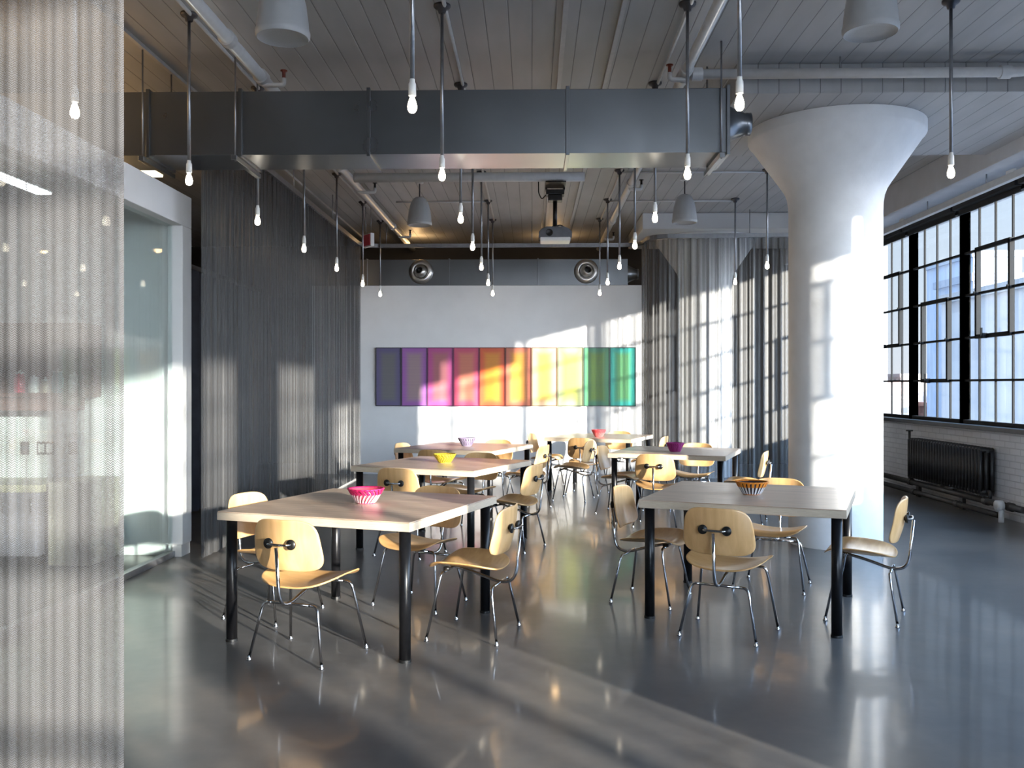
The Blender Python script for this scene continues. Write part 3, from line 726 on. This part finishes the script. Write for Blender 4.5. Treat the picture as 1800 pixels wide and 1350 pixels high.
# ------------------------------------------------------------------ ducts
DY0, DY1, DZ0, DZ1, DX1 = 6.85, 7.33, 3.205, 3.69, 1.47
du = thing('air_duct', 'large rectangular galvanized air duct crossing the room below the ceiling', 'duct', (0, 0, 0))
seams = [-6.3, -4.5, -2.93, -2.22, -1.24, .27, DX1]
for a, c in zip(seams[:-1], seams[1:]):
    MB().b(a + .004, c - .004, DY0, DY1, DZ0, DZ1).build('duct_section', M['galv'], du, bevel=.004)
for x in seams[1:-1]:
    fl = MB(); e_ = .018
    fl.b(x - .014, x + .014, DY0 - e_, DY0 + .001, DZ0 - e_, DZ1 + e_).b(x - .014, x + .014, DY1 - .001, DY1 + e_, DZ0 - e_, DZ1 + e_)
    fl.b(x - .014, x + .014, DY0, DY1, DZ0 - e_, DZ0 + .001).b(x - .014, x + .014, DY0, DY1, DZ1 - .001, DZ1 + e_)
    fl.build('flange', M['galv'], du, bevel=.003)
MB().b(DX1 - .006, DX1 + .02, DY0 - .02, DY1 + .02, DZ0 - .02, DZ1 + .02).build('end_flange', M['galv'], du, bevel=.004)
for x in (-2.96, -2.25, 1.42):
    for y in (DY0 - .035, DY1 + .035):
        MB().tube([(x, y, DZ0 - .06), (x, y, CEIL)], .007, 8).build('hanger_rod', M['bare_steel'], du)
    MB().b(x - .02, x + .02, DY0 - .07, DY1 + .07, DZ0 - .055, DZ0 - .019).build('trapeze_strut', M['galv'], du, bevel=.003)
MB().lathe([(.16, 0), (.155, .012), (.145, .014), (.085, .155), (.088, .16), (.088, .20), (.08, .20), (.078, .16)], (DX1 + .02, 7.05, 3.47), 40, 'x').build('end_nozzle', M['galv'], du)
fd = thing('air_duct', 'second galvanized duct along the top of the back wall with round nozzles', 'duct', (0, 0, 0))
FY = BACK + .03
sm_ = [-3.6, -2.7, -1.35, .10, 1.56]
for a, c in zip(sm_[:-1], sm_[1:]):
    MB().b(a + .004, c - .004, FY, FY + .44, 3.075, 3.50).build('duct_section', M['galv'], fd, bevel=.004)
for x in sm_[1:-1]:
    MB().b(x - .012, x + .012, FY - .015, FY + .455, 3.074, 3.515).build('flange', M['galv'], fd, bevel=.003)
for x in (-1.81, .883):
    nzl = MB().lathe([(.20, .0), (.195, -.02), (.175, -.045), (.14, -.06), (.118, -.055), (.112, -.03), (.112, -.005)], (x, FY, 3.30), 44, 'y').build('round_nozzle', M['bright_galv'], fd)
    eye = MB().lathe([(.109, 0), (.107, -.03), (.095, -.062), (.072, -.088), (.060, -.092), (.056, -.085), (.056, -.04)], (0, 0, 0), 36, 'y').build('eyeball', M['bright_galv'], nzl, loc=(x, FY - .012, 3.30))
    eye.rotation_euler = (R(-14), 0, R(16) if x > 0 else R(-16))
    hol = MB().lathe([(.001, -.05), (.057, -.05), (.057, -.042), (.001, -.042)], (0, 0, 0), 28, 'y').build('throat', M['black_plastic'], nzl, loc=(x, FY - .012, 3.30)); hol.rotation_euler = eye.rotation_euler  # black disc standing in for the dark inside of the opening
MB().lathe([(.15, 0), (.145, .012), (.08, .15), (.085, .155), (.085, .19), (.075, .19)], (1.565, FY + .22, 3.28), 36, 'x').build('end_nozzle', M['galv'], fd)

# ------------------------------------------------------------------ pendant bulbs
ROWS_Y = [4.60, 6.13, 7.74, 9.30, 10.92, 12.62, 14.08]; COLS_X = [-2.38, -.61, 1.05, 2.81]
def make_pendant():
    t_ = thing('bulb_pendant', None, None)
    MB().lathe([(.001, 0), (.058, 0), (.058, -.012), (.05, -.022), (.030, -.03), (.024, -.055), (.001, -.056)], (0, 0, 0), 24).build('canopy', M['dark_steel'], t_)
    MB().tube([(0, 0, -.05), (0, 0, CEIL * 0 - 1.03)], .0115, 10).build('rod', M['bare_steel'], t_)
    sk = MB().lathe([(.001, -1.02), (.013, -1.02), (.014, -1.035), (.019, -1.045), (.020, -1.105), (.001, -1.106)], (0, 0, 0), 20).build('socket', M['porcelain'], t_)
    MB().lathe([(.011, -1.104), (.012, -1.116), (.019, -1.135), (.0245, -1.158), (.023, -1.175), (.015, -1.189), (.001, -1.194)], (0, 0, 0), 20).build('bulb', M['bulb'], t_)
    return t_
p0 = make_pendant(); cache_kids(p0); first = True
ordw = ['first', 'second', 'third', 'fourth', 'fifth', 'sixth', 'seventh']; colw = ['leftmost', 'second from the left', 'third from the left', 'rightmost']
for r_, y in enumerate(ROWS_Y):
    for c_i, x in enumerate(COLS_X):
        if c_i == 3 and r_ in (0, 2, 3, 6): continue
        yy = y + (.10 if c_i == 0 and r_ in (1, 3) else (.06 if c_i == 0 else 0)) - (.05 if c_i > 1 and r_ > 2 else 0)
        o = p0 if first else copy_tree(p0); first = False
        o.location = (x, yy, CEIL)
        tag(o, 'bare bulb on grey rod, %s in the %s row from the camera' % (colw[c_i], ordw[r_]), 'lamp', 'bare bulb pendants in rows')

# ------------------------------------------------------------------ ceiling pipes, battens, conduits
def pipe(name, label, path, r, m, rb=.08, cat='pipe', fit=(), group=None):
    t_ = thing(name, label, cat, (0, 0, 0), 0, group)
    MB().tube(bent(path, rb, 6), r, 14).build('tube', m, t_)
    for p, ax in fit:
        MB().cyl((p[0] - (.04 if ax == 'x' else 0), p[1] - (.04 if ax == 'y' else 0), p[2] - (.04 if ax == 'z' else 0)), r * 1.32, .08, 18, ax).build('coupling', m, t_)
    return t_
PL = -2.15
sl = pipe('sprinkler_pipe', 'thick white sprinkler pipe running along the left side of the ceiling', [(PL, 1.5, 3.90), (PL, 16.3, 3.90)], .045, M['white_pipe'], fit=[((PL, 6.35, 3.90), 'y'), ((PL, 7.15, 3.90), 'y'), ((PL, 10.1, 3.90), 'y'), ((PL, 13.9, 3.90), 'y')])
sr = pipe('sprinkler_pipe', 'white sprinkler pipe along the ceiling right of centre', [(1.20, 1.5, 3.90), (1.20, 16.3, 3.90)], .04, M['white_pipe'], fit=[((1.20, 7.05, 3.90), 'y'), ((1.20, 7.25, 3.90), 'y'), ((1.20, 11.0, 3.90), 'y'), ((1.20, 13.5, 3.90), 'y')])
def sprk(par, x, y, dx, red=True):
    br = MB().tube(bent([(x, y, 3.875), (x, y, 3.845), (x + dx, y, 3.845), (x + dx, y, 3.90)], .025, 4), .02, 12).build('branch', M['white_pipe'], par)
    MB().cyl((x + dx, y, 3.895), .014, .06, 12).cyl((x + dx, y, 3.955), .028, .008, 14).build('sprinkler_head', M['brass'] if red else M['black_plastic'], br)
sprk(sl, PL, 7.18, .17); sprk(sl, PL, 11.2, .20, False); sprk(sl, PL, 14.6, .18, False)
sprk(sr, 1.20, 7.12, -.12); sprk(sr, 1.20, 11.1, .14, False); sprk(sr, 1.20, 14.9, .14, False)
xp = pipe('sprinkler_pipe', 'white pipe crossing in front of the right drop panel', [(1.245, 7.16, 3.90), (3.85, 7.16, 3.90), (4.2, 6.9, 3.96)], .04, M['white_pipe'], .1, fit=[((1.3, 7.16, 3.90), 'x'), ((3.7, 7.16, 3.90), 'x')])
MB().tube([(2.42, 7.16, 3.94), (2.42, 7.16, CEIL)], .006, 8).build('hanger', M['bare_steel'], xp)
br = MB().tube(bent([(3.9, 7.12, 3.92), (4.02, 7.05, 3.95)], .02, 4), .02, 10).build('branch', M['white_pipe'], xp)
MB().cyl((4.02, 7.05, 3.96), .014, .05, 12).cyl((4.02, 7.05, 4.005), .028, .008, 14).build('sprinkler_head', M['black_plastic'], br)
pipe('cross_pipe', 'pale pipe crossing the ceiling that holds the projector bracket', [(-2.10, 10.65, 3.90), (.62, 10.65, 3.90)], .055, M['white_pipe'])
for i, x in enumerate(COLS_X[1:3] + [-2.38]):
    pipe('conduit', 'thin pale conduit along the ceiling joining the %s line of bulbs' % ('second', 'third', 'first')[i], [(x + .02, 3.0, CEIL - .014), (x + .02, 14.1, CEIL - .014)], .014, M['grey_pipe'], cat='conduit', group='conduits along the ceiling')
for i, (x, wd) in enumerate(((.23, .035), (.62, .03), (-2.95, .03))):
    o = MB().b(x - wd / 2, x + wd / 2, 2.0, 16.3, CEIL - .03, CEIL - .001).build('ceiling_batten', M['grey_pipe'])
    tag(o, ('narrow batten along the ceiling left of the projector', 'narrow batten along the ceiling right of the projector', 'narrow batten along the ceiling above the left curtain')[i], 'batten', 'ceiling battens')
for i, (y, x0, x1) in enumerate(((10.92, 1.06, 2.81), (9.9, 1.25, 2.7), (11.33, -1.38, .2), (12.62, 1.06, 2.81), (12.62, -.6, -1.9))):
    pipe('conduit', 'thin pale cross conduit at the ceiling, %s' % ('between the right bulbs of the fifth row', 'in front of the right small speaker', 'from the left small speaker to the projector', 'between the right bulbs of the sixth row', 'left of the sixth row bulbs')[i], [(x0, y, CEIL - .02), (x1, y, CEIL - .02)], .012, M['white_pipe'], cat='conduit', group='conduits along the ceiling')

# ------------------------------------------------------------------ pendant speakers
def make_speaker():
    t_ = thing('pendant_speaker', None, None)
    rib = lambda a, z: 1 + (.012 * max(0, math.cos(a * 12)) if z > .06 else 0)
    MB().lathe([(.145, 0), (.155, .012), (.156, .035), (.150, .05), (.146, .10), (.134, .19), (.112, .27), (.085, .325), (.05, .35), (.02, .358), (.001, .36)], (0, 0, 0), 72, rmod=rib).build('body', M['speaker'], t_)
    MB().lathe([(.001, .012), (.08, .010), (.144, .004), (.146, .0)], (0, 0, 0), 48).build('grille', M['speaker_grille'], t_)
    MB().tube([(0, 0, .355), (0, 0, CEIL - 3.48)], .009, 10).build('suspension_rod', M['dark_steel'], t_)
    MB().lathe([(.001, 0), (.05, 0), (.05, -.02), (.02, -.03), (.001, -.03)], (0, 0, CEIL - 3.48), 20).build('canopy', M['white_pipe'], t_)
    return t_
s0 = make_speaker(); cache_kids(s0)
for i, (x, y, lab) in enumerate(((-1.44, 5.2, 'big pale bell shaped speaker hanging at upper left'), (1.93, 5.2, 'big pale bell shaped speaker hanging above the column at right'),
                                 (-1.41, 11.33, 'small far bell shaped speaker left of the projector'), (1.89, 11.24, 'small far bell shaped speaker right of the projector'))):
    o = s0 if i == 0 else copy_tree(s0); o.location = (x, y, 3.455); tag(o, lab, 'speaker', 'hanging bell speakers')

# ------------------------------------------------------------------ projector
pj = thing('projector', 'grey projector on a black pole hanging under the ceiling', 'projector', (.28, 10.95, 3.2))
MB().b(-.11, .11, -.10, .10, .54, .60).b(-.12, -.095, -.06, .06, .60, .70).b(.095, .12, -.06, .06, .60, .70).b(-.085, .085, -.08, .08, .47, .54).build('ceiling_bracket', M['black_plastic'], pj, bevel=.01)
MB().b(-.12, .12, -.36, -.02, .625, .642).build('mount_arm', M['black_plastic'], pj)
MB().tube([(0, 0, .16), (0, 0, .48)], .026, 16).build('pole', M['black_plastic'], pj)
MB().lathe([(.001, 0), (.06, 0), (.06, .02), (.03, .04), (.001, .04)], (0, 0, .135), 20).build('swivel', M['black_plastic'], pj)
bd = MB()
pr = [(-.19, .02), (-.19, .08), (-.16, .115), (-.10, .14), (.10, .14), (.16, .115), (.19, .08), (.19, .02)]
vs = [(x, y, z) for y in (-.13, .13) for x, z in pr]; n_ = len(pr)
bd.add(vs, [tuple(range(n_)), tuple(range(2 * n_ - 1, n_ - 1, -1))] + [(k_, (k_ + 1) % n_, n_ + (k_ + 1) % n_, n_ + k_) for k_ in range(n_)])
bd.build('body', M['grey_plastic'], pj, bevel=.008)
MB().b(-.18, .18, -.14, .14, -.025, .02).build('base_trim', M['white_plastic'], pj, bevel=.01)
MB().lathe([(.001, -.002), (.035, -.002), (.042, -.012), (.042, .02)], (-.07, -.132, .075), 24, 'y').build('lens', M['black_plastic'], pj)
MB().tube(bent([(.01, .03, .17), (.06, .05, .20), (.13, .05, .16), (.15, .06, .12)], .03, 5), .008, 8).build('cable', M['black_plastic'], pj)
MB().tube(bent([(-.10, 0, .56), (-.16, .02, .50), (-.20, .02, .58), (-.20, .02, .80)], .03, 5), .007, 8).build('power_cord', M['black_plastic'], pj)

# ------------------------------------------------------------------ exit style sign box, strip light
sg = thing('sign_box', 'small hanging red faced sign box by the left curtain top', 'sign', (-2.36, 13.0, 3.44), R(-52))
MB().b(-.13, .13, -.03, .03, 0, .19).build('housing', M['white_plastic'], sg, bevel=.008)
MB().b(-.115, .115, -.036, -.030, .015, .175).build('face', M['red_sign'], sg)
for x in (-.08, .08): MB().tube([(x, 0, .19), (x, 0, CEIL - 3.44)], .005, 8).build('hanger', M['bare_steel'], sg)
st = thing('strip_light', 'warm lit strip light above the white meeting room', 'lamp', (-3.60, 8.05, 3.46))
MB().b(-.09, .09, -.55, .55, .0, .05).build('housing', M['white_plastic'], st, bevel=.006)
MB().b(-.07, .07, -.53, .53, -.02, 0.0).build('diffuser', M['strip'], st)
for y in (-.4, .4): MB().tube([(0, y, .05), (0, y, CEIL - 3.46)], .005, 8).build('hanger', M['bare_steel'], st)
def lamp(name, loc, e_, c3, size=.15):
    l = bpy.data.lights.new(name, 'POINT'); l.energy = e_; l.color = c3; l.shadow_soft_size = size
    o = bpy.data.objects.new(name, l); col.objects.link(o); o.location = loc
WARM = (1.0, .62, .28)
for x in (-2.0, 0.4, 2.4): lamp('warm_lamp_behind_wall', (x, 15.55, 3.80), 6, WARM, .06)
lamp('warm_lamp_over_room', (-4.6, 6.0, 3.5), 24, WARM); lamp('warm_lamp_over_room', (-4.4, 9.5, 3.2), 14, WARM)
M['cool_strip'] = mat('cool_lit_diffuser', (1, 1, 1), .5, emit=(.93, .97, 1.0), es=10, noise=.01)
ml_ = thing('linear_light', 'lit linear light under the meeting room ceiling, seen through the near curtain', 'lamp', (-3.75, 5.9, 2.93))
MB().b(-.07, .07, -1.0, 1.0, .0, .07).build('housing', M['white_plastic'], ml_, bevel=.006)
MB().b(-.055, .055, -.98, .98, -.015, 0.0).build('diffuser', M['cool_strip'], ml_)

# ------------------------------------------------------------------ radiator and heating pipes
rd = thing('radiator', 'black cast iron radiator under the windows beside the column', 'radiator', (5.02, 11.05, 0))
nsec = 26; L_ = 1.95
for i in range(nsec):
    y = -L_ / 2 + L_ * (i + .5) / nsec; sec = MB()
    for x in (-.065, 0, .065): sec.tube([(x, y, .25), (x, y, .74)], .024, 8)
    sec.tube([(-.075, y, .73), (.075, y, .73)], .027, 8); sec.tube([(-.075, y, .265), (.075, y, .265)], .027, 8)
    sec.build('section', M['radiator'], rd)
MB().tube([(0, -L_ / 2, .72), (0, L_ / 2, .72)], .018, 8).tube([(0, -L_ / 2, .28), (0, L_ / 2, .28)], .018, 8).build('tie_rod', M['radiator'], rd)
for y in (-L_ / 2 + .05, -.3, .0, L_ / 2 - .05): MB().b(-.08, .08, y - .02, y + .02, .225, .25).build('bracket', M['radiator'], rd)
vl = MB().tube(bent([(-.02, L_ / 2, .72), (-.02, L_ / 2 + .07, .72), (-.02, L_ / 2 + .07, .84)], .03, 5), .016, 10).build('valve', M['radiator'], rd)
MB().cyl((-.02, L_ / 2 + .07, .84), .045, .015, 16).build('handwheel', M['radiator'], vl)
MB().tube(bent([(0, L_ / 2, .28), (0, L_ / 2 + .05, .28), (0, L_ / 2 + .05, .208)], .03, 5), .02, 10).build('supply_pipe', M['radiator'], rd)
MB().tube(bent([(0, -L_ / 2, .28), (0, -L_ / 2 - .05, .28), (0, -L_ / 2 - .05, .208)], .03, 5), .02, 10).build('return_pipe', M['radiator'], rd)
h1 = pipe('heating_pipe', 'upper dark heating pipe along the foot of the brick wall', [(5.02, 9.35, .17), (5.02, 13.2, .17)], .035, M['old_pipe'], fit=[((5.02, 9.6, .17), 'y'), ((5.02, 10.1, .17), 'y'), ((5.02, 12.1, .17), 'y')])
h2 = pipe('heating_pipe', 'lower dark heating pipe close above the floor', [(4.98, 9.75, .06), (4.98, 13.2, .06)], .03, M['old_pipe'], fit=[((4.98, 10.7, .06), 'y'), ((4.98, 11.9, .06), 'y')])
for y in (10.7, 11.9): MB().b(5.02, 5.06, y - .04, y + .04, 0, .17).build('support', M['old_pipe'], h1)
vw = thing('pipe_valve', 'pale painted pipe bracket standing on the floor at the end of the heating pipes', 'valve', (4.953, 9.66, 0))
MB().tube([(0, 0, 0), (0, 0, .17)], .028, 12).build('post', M['grey_pipe'], vw)
MB().lathe([(.001, -.05), (.055, -.05), (.055, .018), (.001, .018)], (-.005, 0, .18), 16, 'x').build('clamp', M['grey_pipe'], vw)

# ------------------------------------------------------------------ outside: buildings across the street
def facade(name, base, line, sx_, sz_, rough=.6):
    m, t, b = new_mat(name)
    c_ = N(t, 'ShaderNodeTexCoord'); sp = N(t, 'ShaderNodeSeparateXYZ'); cb = N(t, 'ShaderNodeCombineXYZ'); t.links.new(c_.outputs['Object'], sp.inputs[0])
    ad = N(t, 'ShaderNodeMath', operation='ADD'); t.links.new(sp.outputs['X'], ad.inputs[0]); t.links.new(sp.outputs['Y'], ad.inputs[1])
    t.links.new(ad.outputs[0], cb.inputs['X']); t.links.new(sp.outputs['Z'], cb.inputs['Y'])
    bt = N(t, 'ShaderNodeTexBrick'); bt.offset = 0; bt.inputs['Scale'].default_value = 1; bt.inputs['Brick Width'].default_value = sx_; bt.inputs['Row Height'].default_value = sz_
    bt.inputs['Mortar Size'].default_value = .25 * min(sx_, sz_); bt.inputs['Color1'].default_value = (*line, 1); bt.inputs['Color2'].default_value = tuple(x * 1.25 for x in line) + (1,); bt.inputs['Mortar'].default_value = (*base, 1)
    t.links.new(cb.outputs[0], bt.inputs['Vector']); t.links.new(bt.outputs['Color'], b.inputs['Base Color']); b.inputs['Roughness'].default_value = rough
    return m
def building(label, x0, x1, y0, y1, z1, base, line, sx_=2.2, sz_=3.2, roof=None, extras=()):
    cx, cy = (x0 + x1) / 2, (y0 + y1) / 2
    t_ = thing('building', label, 'building', (cx, cy, -18))
    MB().b(x0 - cx, x1 - cx, y0 - cy, y1 - cy, 0, z1 + 18).build('facade', facade('facade_' + str(int(x0)) + '_' + str(int(y0)), base, line, sx_, sz_), t_)
    MB().b(x0 - cx - .2, x1 - cx + .2, y0 - cy - .2, y1 - cy + .2, z1 + 18, z1 + 18.6).build('roof', mat('roof_tar', roof or tuple(x * .8 for x in base), .8, noise=.1), t_)
    for (a0, a1, b0, b1, h_, nm) in extras:
        MB().b(a0 - cx, a1 - cx, b0 - cy, b1 - cy, z1 + 18.6, z1 + 18.6 + h_).build(nm, mat('rooftop', base, .7, noise=.1), t_)
    return t_
building('tall blue grey glass tower beyond the second window bay', 41.5, 46, 86, 96, 13.5, (.44, .49, .56), (.36, .42, .52), 1.6, 3.2)  # distance haze is put into the tower's pale colours
building('pale white office block filling the right window bay', 29.6, 44, 50, 66, 7.3, (.50, .50, .50), (.42, .42, .43), 3.0, 3.4, None, [(31, 32.0, 53, 54, 2.0, 'vent_stack'), (34, 39, 54, 60, 1.6, 'penthouse')])
building('slim blue grey tower behind the white office block', 34.5, 38.5, 71.5, 78, 9.6, (.40, .45, .53), (.33, .39, .49), 1.4, 3.2)  # paled for haze like the taller tower
low = [(55, 62, 150, 165, 1.6, (.30, .20, .17), 'low red brick house far left in the windows'), (63, 70, 156, 170, 2.8, (.34, .27, .24), 'low tan house with flat roof beyond the windows'), (71, 79, 150, 166, .8, (.26, .19, .17), 'dark brick house low on the skyline'),
       (48, 55, 130, 142, -.6, (.36, .30, .27), 'pale brick house nearest in the low skyline'), (56, 62, 126, 136, -1.6, (.30, .17, .14), 'rust red house low in the skyline'), (64, 71, 130, 142, -.4, (.38, .35, .33), 'grey plaster house low in the skyline'), (46, 52, 160, 175, 3.2, (.30, .28, .28), 'grey block highest in the low skyline')]
for x0, x1, y0, y1, z1, c3, lab in low: building(lab, x0, x1, y0, y1, z1, c3, tuple(x * .5 for x in c3), 1.8, 3.0)
struct('ground', MB().b(-200, 400, -200, 420, -18.2, -18), mat('city_ground', (.16, .16, .17), .9, noise=.3, nscale=.1))
bpy.context.view_layer.update()
